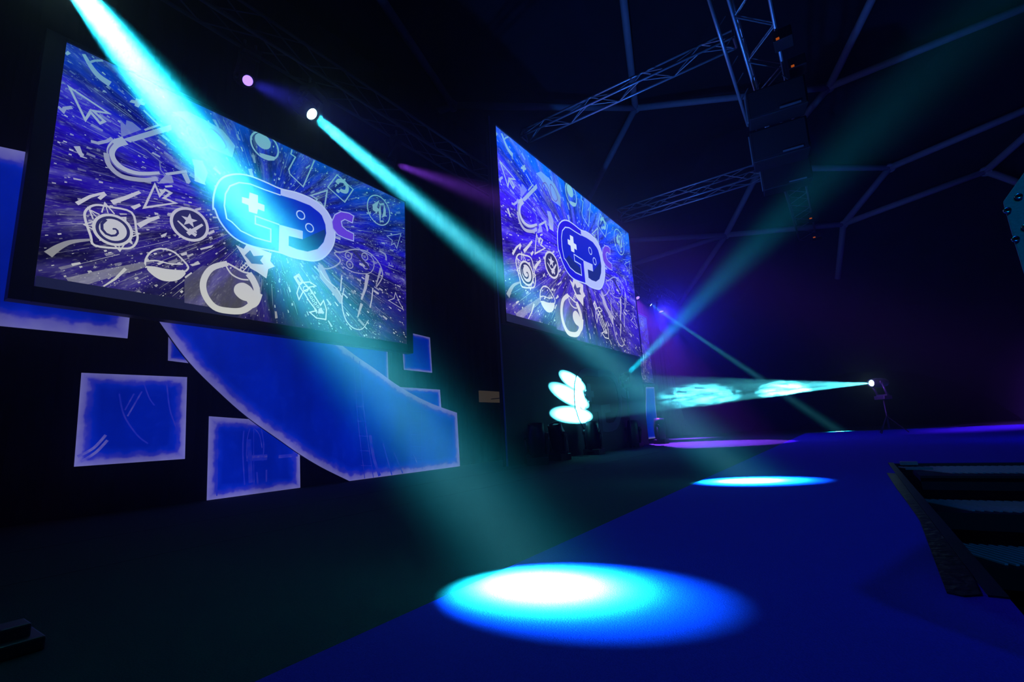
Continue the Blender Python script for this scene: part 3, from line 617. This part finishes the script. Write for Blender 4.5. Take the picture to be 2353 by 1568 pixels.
def inset(pts, d):
    n = len(pts); out = []
    area = sum(pts[i][0]*pts[(i+1)%n][1]-pts[(i+1)%n][0]*pts[i][1] for i in range(n)); sg = 1 if area > 0 else -1
    for i in range(n):
        p = Vector(pts[i]); a = (p-Vector(pts[i-1])).normalized(); b = (Vector(pts[(i+1)%n])-p).normalized()
        na = Vector((-a.y, a.x))*sg; nb = Vector((-b.y, b.x))*sg; m_ = (na+nb)
        if m_.length < 0.2: m_ = na
        m_.normalize(); out.append(tuple(p+m_*d/max(m_.dot(na), 0.5)))
    return out
def panel(label, px, x=-5.96, rings=(0.055, 0.17), lines=(), smooth=None, cut=True):
    P = [on_x(a, b, x) for a, b in px]
    pts = [(p.y, max(p.z, 0.004)) for p in P]
    cyy = sum(p[0] for p in pts)/len(pts); base = min(p[1] for p in pts)
    t = thing('glowing_panel', label, 'panel', (x, cyy, 0), group='glowing printed panels on the black wing wall')
    loc = [(a-cyy, b) for a, b in pts]
    MB().prism([(-0.002, a, b) for a, b in loc], (-0.03, 0, 0)).build('board', M_BOARD, t)
    v = []; f = []; c = []
    lv = [loc] + [inset(loc, d) for d in rings]; n = len(loc)
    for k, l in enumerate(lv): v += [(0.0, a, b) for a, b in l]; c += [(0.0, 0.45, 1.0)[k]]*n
    for k in range(len(lv)-1):
        for i in range(n): j = (i+1) % n; f.append((k*n+i, k*n+j, (k+1)*n+j, (k+1)*n+i))
    k = (len(lv)-1)*n
    for tr in tessellate_polygon([[Vector((a, b, 0)) for a, b in lv[-1]]]): f.append(tuple(k+i for i in tr))
    z = 0.0006
    for (lp, w, val) in lines:
        q_ = [on_x(a, b, x) for a, b in lp]; q_ = smooth_line([(p.y-cyy, max(p.z, 0.004)) for p in q_]) if len(q_) > 2 else [(p.y-cyy, p.z) for p in q_]
        b0 = len(v); m_ = len(q_)
        for s in (1, -1):
            for i, p in enumerate(q_):
                a = Vector(q_[min(i+1, m_-1)])-Vector(q_[max(i-1, 0)]); a.normalize()
                v.append((z, p[0]-a.y*w/2*s, p[1]+a.x*w/2*s)); c.append(val)
        for i in range(m_-1): f.append((b0+i, b0+i+1, b0+m_+i+1, b0+m_+i))
        z += 0.0002
    me = bpy.data.meshes.new('printed_face'); me.from_pydata(v, [], f); me.update()
    me.attributes.new('edge', 'FLOAT', 'POINT').data.foreach_set('value', c)
    me.materials.append(M_PANEL); o = bpy.data.objects.new('printed_face', me); COL.objects.link(o); o.parent = t
    return t
panel('blue panel partly hidden behind the lower left of the nearer screen', [(-150, 305), (52, 348), (330, 405), (293, 778), (-150, 735)], rings=(0.10, 0.22))
low = smooth_line([(300, 640), (370, 745), (435, 833), (510, 908), (570, 960), (640, 1010), (690, 1045), (740, 1075), (803, 1106)])
up = smooth_line([(1050, 949), (985, 925), (920, 890), (860, 847), (800, 805), (720, 740), (640, 660)])
swo = low + [(870, 1097), (960, 1086), (1057, 1072)] + up
panel('wide blue ribbon shape sweeping down beneath the nearer screen to the floor', swo, x=-5.92, rings=(0.07, 0.2),
      lines=[([(812, 820), (822, 960), (838, 1100)], 0.012, 0.62), ([(826, 830), (838, 960), (858, 1098)], 0.012, 0.62),
             ([(944, 915), (944, 1000), (944, 1080)], 0.012, 0.62), ([(968, 925), (970, 1078)], 0.012, 0.66)]
            + [([(814+i*3, 900+i*34), (834+i*4, 901+i*34)], 0.01, 0.62) for i in range(6)] + [([(944, 945+i*27), (969, 946+i*27)], 0.01, 0.62) for i in range(5)]
            + [([(850, 1000), (858, 1050), (872, 1094)], 0.05, 0.6), ([(880, 1020), (900, 1092)], 0.02, 0.62), ([(905, 1040), (925, 1088)], 0.02, 0.62), ([(950, 1045), (962, 1075)], 0.015, 0.5)])
panel('small blue panel corner left of the ribbon, just under the screen frame', [(388, 700), (500, 715), (500, 843), (386, 829)], rings=(0.03, 0.08))
panel('square blue panel standing alone left of the ribbon', [(187, 857), (430, 867), (425, 1055), (170, 1073)],
      lines=[([(308, 905), (287, 943)], 0.012, 0.55), ([(326, 900), (293, 957)], 0.014, 0.5), ([(274, 905), (285, 955), (315, 1000), (340, 1020)], 0.014, 0.6),
             ([(330, 880), (343, 915), (355, 932)], 0.012, 0.58), ([(383, 880), (390, 940), (405, 985), (412, 1020)], 0.014, 0.58),
             ([(243, 1000), (215, 1030), (178, 1050)], 0.025, 0.42), ([(247, 1012), (220, 1040), (185, 1062)], 0.025, 0.42)])
panel('blue panel standing on the floor with its top corner behind the ribbon', [(480, 957), (688, 972), (690, 1123), (475, 1151)],
      lines=[([(560, 990), (558, 1040), (562, 1115)], 0.016, 0.6), ([(583, 985), (583, 1060), (584, 1120)], 0.008, 0.6), ([(600, 985), (606, 1020), (604, 1060)], 0.012, 0.6),
             ([(566, 1054), (614, 1051)], 0.07, 0.6), ([(566, 1052), (614, 1049)], 0.02, 0.5), ([(640, 1050), (684, 1046)], 0.04, 0.58), ([(612, 1080), (612, 1108)], 0.02, 0.58), ([(590, 1085), (592, 1112)], 0.02, 0.62), ([(574, 985), (568, 1010), (566, 1050)], 0.01, 0.56), ([(584, 985), (596, 1000), (602, 1030)], 0.008, 0.56), ([(572, 1010), (576, 1110)], 0.05, 0.66), ([(500, 985), (498, 1140)], 0.012, 0.6)])
panel('small blue panel above the ribbon, cut off by the screen frame', [(760, 700), (888, 722), (893, 884), (765, 850)], rings=(0.03, 0.08))
panel('small upright blue panel beside the lower right corner of the nearer screen', [(922, 760), (988, 776), (993, 857), (928, 850)], rings=(0.03, 0.09),
      lines=[([(957, 815), (965, 835)], 0.012, 0.6)])
panel('low blue panel rising above the right end of the ribbon', [(905, 889), (1011, 896), (1016, 965), (905, 960)], rings=(0.04, 0.1), lines=[([(970, 905), (977, 925)], 0.012, 0.6)])
panel('far blue panel standing beyond the mid stage wall', [(1484, 890), (1503, 890), (1506, 930), (1511, 975), (1516, 1006), (1484, 1010)], rings=(0.05, 0.1))

# thin seams and a faintly emitting hatch board on the wing wall
ht = on_x(1101, 898, -5.96); hb = on_x(1157, 926, -5.96)
t = thing('wall_hatch', 'small brownish board on the black wall left of the mid stage wall', 'wall board', (-5.96, (ht.y+hb.y)/2, 0))
w_ = hb.y-ht.y+0.4
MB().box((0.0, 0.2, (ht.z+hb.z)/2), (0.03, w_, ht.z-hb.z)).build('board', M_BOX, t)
MB().box((0.03, 0.3, (ht.z+hb.z)/2-0.02), (0.02, w_*0.6, 0.015), Matrix.Rotation(0.08, 3, 'X')).build('batten', mat('batten', (0.3, 0.2, 0.12), 0.6), t)

# raised emblem sign on the mid stage wall below the screen
EC = HM(625, 497)
def emb(px_pts, k=1.0):
    cz, cyv, sc_ = 1.19, 10.45, 1.62
    return [(BX+0.002, cyv+(a-EC[0])*sc_, cz+(b-EC[1])*sc_) for a, b in px_pts]
c3e = lambda pts: [HM(420+x/4.3556, 160+y/4.3556) for x, y in pts]; c4e = lambda pts: [HM(420+x/4.3556, 480+y/4.3556) for x, y in pts]
M_SIGN = mat('sign_grey', (0.16, 0.2, 0.24), 0.5, noise=0.05); M_SIGN2 = mat('sign_dark_grey', (0.07, 0.09, 0.12), 0.5, noise=0.05)
sg = thing('emblem_sign', 'large grey letter emblem on the mid stage wall below the screen', 'sign', (0, 0, 0))
gr_ = c3e([(955, 1180), (1100, 1215), (1230, 1265), (1340, 1330), (1420, 1410), (1470, 1500)]) + c4e([(1492, 130), (1503, 240), (1490, 350), (1440, 440), (1370, 500), (1290, 520), (1180, 505), (1060, 475), (940, 430), (945, 150), (1180, 215), (1180, 300), (1040, 265), (1040, 365), (1120, 400), (1230, 425), (1330, 400), (1390, 330), (1415, 240), (1405, 150), (1370, 60)]) + c3e([(1340, 1420), (1250, 1350), (1100, 1290), (955, 1245)])
gl_ = c3e([(955, 1180), (955, 1245), (800, 1190), (650, 1130), (540, 1115), (450, 1150), (405, 1230), (395, 1350), (420, 1480)]) + c4e([(470, 120), (560, 210), (700, 280), (860, 325), (860, 195), (705, 140), (705, 60), (945, 150), (940, 430), (700, 375), (560, 320), (450, 240), (350, 110), (300, -10)]) + c3e([(283, 1370), (290, 1240), (330, 1120), (400, 1055), (520, 1030), (650, 1050), (800, 1110)])
cc_ = c4e([(1690, 65), (1640, 35), (1560, 20), (1500, 50), (1470, 120), (1480, 190), (1530, 255), (1600, 290), (1690, 320), (1690, 245), (1620, 210), (1575, 170), (1565, 120), (1600, 100), (1675, 135)])
MB().prism(emb(gr_), (0.012, 0, 0)).build('letter', M_SIGN, sg); MB().prism(emb(gl_), (0.012, 0, 0)).build('letter', M_SIGN2, sg); MB().prism(emb(cc_), (0.012, 0, 0)).build('letter', M_SIGN, sg)
cr_ = c3e([(645, 1215), (730, 1245), (730, 1320), (795, 1345), (795, 1410), (730, 1385), (722, 1435), (640, 1410), (635, 1345), (570, 1320), (570, 1260), (640, 1280)])
MB().prism(emb(cr_), (0.012, 0, 0)).build('pad_cross', M_SIGN, sg)

# ------------------------------------------------------------------ trusses
def truss(name, label, a, b, size, rc, up=(0, 0, 1), tri=False, group=None, step=0.55, m_=None):
    m_ = m_ or M_ALU
    a = Vector(a); b = Vector(b); d = (b-a).normalized(); s = d.cross(Vector(up)).normalized(); u = s.cross(d)
    t = thing(name, label, 'truss', a, group=group)
    if tri: cn = [(-size/2, 0), (size/2, 0), (0, size*0.87)]; prs = [(0, 2), (1, 2), (0, 1)]
    else: cn = [(-size/2, -size/2), (size/2, -size/2), (size/2, size/2), (-size/2, size/2)]; prs = [(0, 1), (1, 2), (2, 3), (3, 0)]
    for (x, y) in cn: o = s*x+u*y; MB().tube(o, (b-a)+o, rc, 8).build('chord', m_, t)
    L_ = (b-a).length; n = max(2, int(L_/step)); mb = MB()
    for i in range(n):
        for (p, q_) in prs:
            P, Qq = cn[p], cn[q_]
            if i % 2: P, Qq = Qq, P
            mb.tube(d*L_*i/n+s*P[0]+u*P[1], d*L_*(i+1)/n+s*Qq[0]+u*Qq[1], rc*0.42, 6, cap=False)
    mb.build('bracing', m_, t)
    for e_ in (0.0, L_):
        mb = MB()
        for (p, q_) in prs: mb.tube(d*e_+s*cn[p][0]+u*cn[p][1], d*e_+s*cn[q_][0]+u*cn[q_][1], rc*0.9, 6)
        mb.build('end_frame', m_, t)
    return t
truss('lighting_truss', 'dark box truss carrying the row of lamps above the nearer screen', (-5.30, -2.5, 5.57), (-5.30, 20.5, 5.57), 0.32, 0.022, m_=M_DARKTRUSS)
aA = on_z(1205, 321, 7.0); bA = on_z(1700, 108, 7.0)
truss('cross_truss', 'bluish truss running from above the mid stage screen to the main truss, nearer one', (aA.x, aA.y, 7.0), (-0.66, aA.y, 7.0), 0.30, 0.024, tri=True)
aB = on_z(1420, 491, 7.0)
truss('cross_truss', 'bluish truss running behind the mid stage screen to the hanging cabinets, farther one', (aB.x, aB.y+0.1, 6.95), (-0.64, aB.y+0.1, 6.95), 0.34, 0.026)
mA = on_z(1722, 0, 7.0)
truss('main_truss', 'heavy square truss running away overhead above the hanging cabinets', (-0.30, 5.2, 7.15), (-0.30, 23.0, 7.15), 0.52, 0.03, step=0.6)
# a pipe hung along the main truss
pp = thing('hanging_pipe', 'bright thin pipe slung along the left side of the main truss', 'pipe', (-0.78, 6.8, 6.7))
MB().tube((0, 0, 0), (-0.05, 3.6, -0.15), 0.03, 8).build('tube', M_ALU, pp)
for k in range(7): MB().tube((-0.01*k, 0.15+k*0.52, -0.02*k), (0.12, 0.15+k*0.52, 0.12), 0.008, 5).build('hanger', M_ALU, pp)

# hanging speaker cabinets
def cabinet(label, px, py, z, w, d, h, rx, tilt):
    p = on_z(px, py, z)
    t = thing('hanging_cabinet', label, 'speaker cabinet', p, rotz=rx, group='black cabinets hung beneath the main truss'); R = Matrix.Rotation(tilt, 3, 'X')
    MB().box((0, 0, 0), (w, d, h), R).build('body', M_CASE, t, 0.02)
    MB().box(R @ Vector((0, -d/2-0.012, 0)), (w*0.92, 0.02, h*0.88), R).build('grille', mat('grille', (0.01, 0.01, 0.012), 0.9, nscale=200, noise=0.5), t)
    for s in (-1, 1):
        MB().box((s*(w/2+0.015), 0, h*0.1), (0.02, 0.12, h*0.9), R).build('rigging_plate', M_ALU, t)
        MB().tube((s*w*0.42, 0, h*0.45), (s*w*0.2, 0, 6.84-z), 0.012, 6).build('rigging_cable', M_ALU, t)
    mb = MB(); mb.box(R @ Vector((w*0.2, -d/2-0.03, -h*0.40)), (w*0.35, 0.02, 0.03), R); mb.build('badge_strip', M_ALU, t)
cabinet('topmost black cabinet hung beneath the main truss', 1782, 240, 6.3, 0.95, 0.75, 0.50, 0.12, 0.25)
cabinet('middle black cabinet hung beneath the main truss', 1790, 335, 5.9, 0.98, 0.8, 0.62, 0.10, 0.20)
cabinet('lowest black cabinet hung beneath the main truss', 1806, 408, 6.0, 0.98, 0.7, 0.50, 0.10, 0.2)
for k, (px, py) in enumerate(((1792, 99), (1812, 160), (1865, 504), (1873, 547))):
    p = on_z(px + (14 if k == 1 else 0), py, 6.68)
    t = thing('dimmer_pack', ['dark box with an orange light near the top of the main truss', 'dark box with an orange light just above the hanging cabinets',
        'dark box with an orange light on the far main truss, upper', 'dark box with an orange light on the far main truss, lower'][k], 'power box', p)
    hs_ = MB().box((0.05, 0, 0.05), (0.28, 0.3, 0.2)).build('housing', M_CASE, t, 0.01); MB().box((-0.02, -0.155, -0.02), (0.05+0.02*(k > 1), 0.02, 0.035)).build('indicator', M_LED, hs_)

# ------------------------------------------------------------------ lamps
def head_lamp(label, lens, target, mount, lens_mat, s=1.0, name='moving_head_lamp', group=None, cat='stage lamp'):
    """lens centre, aim point, mount point of the base (above: hung, below: standing)."""
    lens = Vector(lens); d = (Vector(target)-lens).normalized(); mount = Vector(mount)
    piv = lens - d*0.22*s; v = mount-piv; vz = 1 if v.z > 0 else -1
    t = thing(name, label, cat, mount, group=group); o = -mount
    up = Vector((0, 0, vz)); side = d.cross(up); side = side.normalized() if side.length > 0.05 else Vector((0, 1, 0))
    hd = MB().lathe([(0.07*s, -0.40*s), (0.12*s, -0.36*s), (0.145*s, -0.2*s), (0.15*s, 0.0), (0.13*s, 0.12*s), (0.125*s, 0.2*s), (0.105*s, 0.2*s), (0.095*s, 0.17*s)], piv+o, d, 20).build('head', M_CASE, t)
    MB().lathe([(0.094*s, 0.172*s), (0.07*s, 0.185*s), (0.03*s, 0.192*s)], piv+o, d, 20).build('lens', lens_mat, hd)
    base_z = mount - up*0.06*s
    mb = MB(); R = Matrix((side, side.cross(up), up)).transposed() if abs(side.z) < 0.2 else Matrix.Identity(3)
    for k in (-1, 1):
        a = piv+o+side*k*0.18*s; b = Vector((0, 0, 0))+side*k*0.15*s-up*0.12*s
        mb.tube(a, b, 0.03*s, 8); mb.tube(a-side*k*0.04*s, a+side*k*0.02*s, 0.055*s, 12)
    mb.box(-up*0.13*s, (0.36*s, 0.08*s, 0.05*s), R); mb.build('yoke', M_CASE, t)
    bs_ = MB().box(-up*0.055*s, (0.34*s, 0.3*s, 0.11*s), R).build('base', M_CASE, t, 0.008)
    if vz > 0:
        for k in (-1, 1): MB().tube(side*k*0.1*s, side*k*0.1*s+up*0.12, 0.018, 6).build('clamp', M_ALU, bs_)
    else:
        if abs(side.z) < 0.3:
            mb = MB(); mb.box(-up*0.03*s + R @ Vector((0, 0.155*s, 0)), (0.14*s, 0.01, 0.05*s), R); mb.build('control_panel', M_LENS_DARK, bs_)
    return t
G_ = 'stage lamps hung from the box truss'
def hung(label, P, T, lm, s): head_lamp(label, P, T, (ROW_X, P.y, 5.27), lm, s, group=G_)
hung('first lamp on the box truss, throwing the broadest cyan beam', P0, T0, M_LENS_CYAN, 1.0)
hung('purple lamp above the nearer screen, between the two bright cyan beams', P1, T1, M_LENS_PURPLE, 0.62)
hung('lamp with the white cyan beam starting above the middle of the nearer screen', P2, T2, M_LENS_CYAN, 0.8)
hung('purple lamp with a violet fan of light, right above the nearer screen', P3, T3, M_LENS_PURPLE, 0.62)
hung('pale purple lamp peeping out beside the edge of the mid stage screen', P4, T4, M_LENS_PURPLE, 0.7)
hung('far lamp of the thin cyan beam, between two purple lamps', P5, T5, M_LENS_CYAN, 0.7)
hung('farthest purple lamp, shining down on the violet patch of floor', P6, T6, M_LENS_PURPLE, 0.9)
# far right lamp on a stand
t = head_lamp('far bright cyan lamp facing the mid stage wall, on a stand', P7, T7, (P7.x+0.2, P7.y+0.1, P7.z-0.42), M_LENS_CYAN, 0.8, group=None)
t = thing('lamp_stand', 'thin black tripod stand beneath the far bright cyan lamp', 'stand', (P7.x+0.2, P7.y+0.1, 0.006))
MB().tube((0, 0, 0.1), (0, 0, P7.z-0.43-0.006), 0.018, 8).build('pole', M_BLACK, t)
for k in range(3):
    a = k*2.094; MB().tube((0, 0, 0.42), (0.36*math.cos(a), 0.36*math.sin(a), 0.012), 0.012, 6).build('leg', M_BLACK, t)
# wall spotlight
t = head_lamp('small dark spotlight before the mid stage wall sending a teal beam up right', P8, T8, (P8.x-0.1, P8.y+0.08, P8.z-0.32), M_LENS_DARK, 0.6)
t = thing('lamp_stand', 'thin dark stand holding the small spotlight before the mid stage wall', 'stand', (P8.x-0.1, P8.y+0.08, 0.0))
MB().tube((0, 0, 0.02), (0, 0, P8.z-0.325), 0.015, 8).build('pole', M_BLACK, t)
MB().lathe([(0.16, 0.0), (0.16, 0.015), (0.02, 0.025)], (0, 0, 0), (0, 0, 1), 20).build('base_plate', M_BLACK, t)
# floor heads in front of the mid stage wall
def floorhead(label, px, py, lean, s):
    p = on_z(px, py, 0.0); p.z = 0.0; d = Vector(lean).normalized()
    piv = p+Vector((0, 0, 0.44*s)); return head_lamp(label, piv+d*0.22*s, piv+d*2, p, M_LENS_DARK, s, group='dark moving heads standing on the black stage floor')
floorhead('dark moving head on the floor, first in the row beside the mid stage wall', 1236, 1068, (0.1, -0.15, 1), 1.05)
floorhead('leaning dark moving head just right of the first one on the floor', 1284, 1058, (-0.05, -0.35, 1), 1.05)
floorhead('dark moving head standing under the bright white light patches', 1366, 1045, (0.0, 0.1, 1), 1.05)
floorhead('dark moving head near the far end of the mid stage wall', 1459, 1029, (0.0, 0.1, 1), 1.05)
floorhead('farthest dark moving head, standing in the violet light', 1520, 1020, (0.0, 0.05, 1), 1.1)

# ------------------------------------------------------------------ stairwell
st = thing('stage_stairs', 'dark metal steps with ribbed nosings going down into the stage opening', 'stairs', (0, 0, 0))
M_TREAD = mat('tread_metal', (0.012, 0.012, 0.014), 0.5, metal=0.3, noise=0.2); M_RIB = mat('ribbed_metal', (0.5, 0.52, 0.54), 0.5, metal=0.2, noise=0.15)
for k, (yn, yf, z) in enumerate(((5.66, 6.5, -0.03), (4.93, 5.62, -0.22), (4.2, 4.9, -0.42), (3.5, 4.17, -0.62), (2.8, 3.47, -0.82), (2.1, 2.77, -1.02))):
    td_ = MB().box(((HX0+HX1)/2+0.05, (yn+yf)/2, z-0.025), (HX1-HX0-0.16, yf-yn, 0.05)).build('tread', M_TREAD, st)
    if k < 3:
        mb = MB()
        n = 52
        for i in range(n):
            x = 0.5+(HX1-0.6)*i/n; c = ((x), (yn+yf)/2+(0.0 if k else 0.08), z+0.004)
            mb.box(c, (0.02, (yf-yn)*0.85, 0.012), Matrix.Rotation(0.5, 3, 'Z'))
        mb.build('ribs', M_RIB, td_)
    MB().box(((HX0+HX1)/2+0.05, yn+0.01, z-0.07), (HX1-HX0-0.16, 0.02, 0.10)).build('nosing', M_TREAD, st)
for x in (HX0+0.05, HX1-0.05):
    MB().prism([(x-0.02, 6.5, -0.06), (x-0.02, 2.1, -1.12), (x-0.02, 2.1, -1.2), (x-0.02, 6.5, -0.30)], (0.04, 0, 0)).build('stringer', M_TREAD, st)
MB().box((HX0+0.12, 6.46, 0.012), (0.14, 0.10, 0.03)).build('hinge_bracket', M_ALU, st)
MB().box((HX0+0.16, 6.0, -0.0), (0.2, 0.03, 0.02)).build('hinge_bracket', M_ALU, st)
# black tape along the edge of the opening
tp = []
for px, py in ((2038, 1090), (2078, 1092), (2105, 1140), (2138, 1195), (2172, 1250), (2215, 1310), (2255, 1375), (2215, 1378), (2177, 1370), (2158, 1320), (2138, 1265), (2114, 1200), (2086, 1160), (2060, 1125)):
    p = on_z(px, py, 0.0); tp.append((min(p.x, HX0-0.004), p.y, 0.007))
tp = tp[:1] + [(HX0-0.047, y_, 0.007) for y_ in (5.45, 4.6, 3.8, 3.0, 2.5, 2.2)] + tp[6:]
tape = MB().prism(tp, (0, 0, 0.004)).build('gaffer_tape', M_TAPE)
tag(tape, 'black crumpled tape strip along the edge of the stairwell opening', 'tape')
tr = MB(); slab(tr, HX0-0.045, HX0, 2.0, HY1, 0.006, 0.012); o_ = struct(tr.build('trim_1', M_BLACK))
# grey cabinet corner with bolts at the right edge of the view
cb = thing('loudspeaker_cabinet', 'grey cabinet corner with shiny bolts at the right edge', 'loudspeaker', (0, 0, 0))
Yc = 1.25
cp_ = [on_y(px, py, Yc) for px, py in ((2353, 395), (2303, 465), (2330, 560), (2353, 635))]
dx = cp_[0].x-cp_[1].x; far = [Vector((cp_[0].x+0.22, Yc, cp_[0].z+0.22)), Vector((cp_[0].x+0.5, Yc, cp_[0].z+0.22)), Vector((cp_[0].x+0.5, Yc, cp_[3].z-0.35)), Vector((cp_[3].x+0.1, Yc, cp_[3].z-0.35))]
cbb = MB().prism([cp_[0], cp_[1], cp_[2], cp_[3], far[3], far[2], far[1], far[0]], (0.25, 0.45, 0.16)).build('body', M_TEAL, cb, 0.003)
for px, py in ((2340, 452), (2314, 484), (2333, 550), (2356, 522)):
    p = on_y(px, py, Yc); MB().lathe([(0.006, 0.0), (0.006, 0.003), (0.0035, 0.004), (0.003, 0.001)], p, (0, -1, 0), 14).build('bolt', M_STEEL, cbb)
bx_, bz_ = far[3].x+0.15, far[3].z
MB().tube((bx_, Yc+0.22, bz_+0.01), (bx_, Yc+0.22, 0.02), 0.02, 10).build('pole', M_BLACK, cb)
MB().lathe([(0.18, 0.0), (0.18, 0.012), (0.03, 0.02)], (bx_, Yc+0.22, 0.007), (0, 0, 1), 24).build('base_plate', M_BLACK, cb)
# low dark object at the lower left
p = on_z(22, 1500, 0.0)
t = thing('floor_box', 'low dark cable box on the black floor at the lower left corner', 'cable box', (p.x, p.y, 0))
MB().box((0, 0, 0.02), (0.16, 0.12, 0.04)).build('base', M_BLACK, t, 0.006); MB().box((-0.01, 0.0, 0.055), (0.09, 0.07, 0.04)).build('lid', M_BLACK, t, 0.006)
# seams of the black carpet
for k, x in enumerate((-3.25, -4.35)):
    tr = MB(); slab(tr, x-0.006, x+0.006, -3.5, 16.0, 0.0, 0.0015); struct(tr.build('trim_%d' % (k+2), M_GROUND))


# two curls of denser smoke drifting through the far beam
def smoke(label, k, size, dens, dz):
    c = P7 + (T7-P7)*k + Vector((0, 0, dz)); bm = bmesh.new()
    bmesh.ops.create_icosphere(bm, subdivisions=3, radius=1.0, matrix=Matrix.Diagonal((*size, 1)))
    me = bpy.data.meshes.new('smoke_curl'); bm.to_mesh(me); bm.free(); o = bpy.data.objects.new('smoke_curl', me); COL.objects.link(o); o.location = c
    o.rotation_euler = (0, 0, math.atan2((T7-P7).y, (T7-P7).x))
    mt = bpy.data.materials.new('smoke'); mt.use_nodes = True; nt = mt.node_tree; N = nt.nodes; L = nt.links; N.clear()
    out = N.new('ShaderNodeOutputMaterial'); vs_ = N.new('ShaderNodeVolumeScatter'); L.new(vs_.outputs[0], out.inputs['Volume']); vs_.inputs['Anisotropy'].default_value = 0.2
    tc = N.new('ShaderNodeTexCoord'); mp = N.new('ShaderNodeMapping'); mp.inputs['Scale'].default_value = (3.5, 6, 14); L.new(tc.outputs['Object'], mp.inputs[0])
    nz = N.new('ShaderNodeTexNoise'); nz.inputs['Scale'].default_value = 1; nz.inputs['Detail'].default_value = 3; nz.inputs['Distortion'].default_value = 0.8; L.new(mp.outputs[0], nz.inputs['Vector'])
    mr = N.new('ShaderNodeMapRange'); mr.inputs[1].default_value = 0.45; mr.inputs[2].default_value = 0.62; mr.inputs[3].default_value = 0; mr.inputs[4].default_value = dens; L.new(nz.outputs['Fac'], mr.inputs[0])
    ml = N.new('ShaderNodeVectorMath'); ml.operation = 'DIVIDE'; L.new(tc.outputs['Object'], ml.inputs[0]); ml.inputs[1].default_value = size
    ln_ = N.new('ShaderNodeVectorMath'); ln_.operation = 'LENGTH'; L.new(ml.outputs[0], ln_.inputs[0])
    fd = N.new('ShaderNodeMapRange'); fd.inputs[1].default_value = 1.0; fd.inputs[2].default_value = 0.4; fd.inputs[3].default_value = 0; fd.inputs[4].default_value = 1; L.new(ln_.outputs['Value'], fd.inputs[0])
    mu = N.new('ShaderNodeMath'); mu.operation = 'MULTIPLY'; L.new(mr.outputs[0], mu.inputs[0]); L.new(fd.outputs[0], mu.inputs[1]); L.new(mu.outputs[0], vs_.inputs['Density'])
    me.materials.append(mt); tag(o, label, 'smoke', kind='stuff')
smoke('bright curl of smoke in the far cyan beam, closer to its lamp', 0.33, (0.8, 0.3, 0.28), 0.38, -0.1)
smoke('longer curl of smoke in the far cyan beam, midway to the wall', 0.62, (1.15, 0.3, 0.32), 0.3, -0.1)
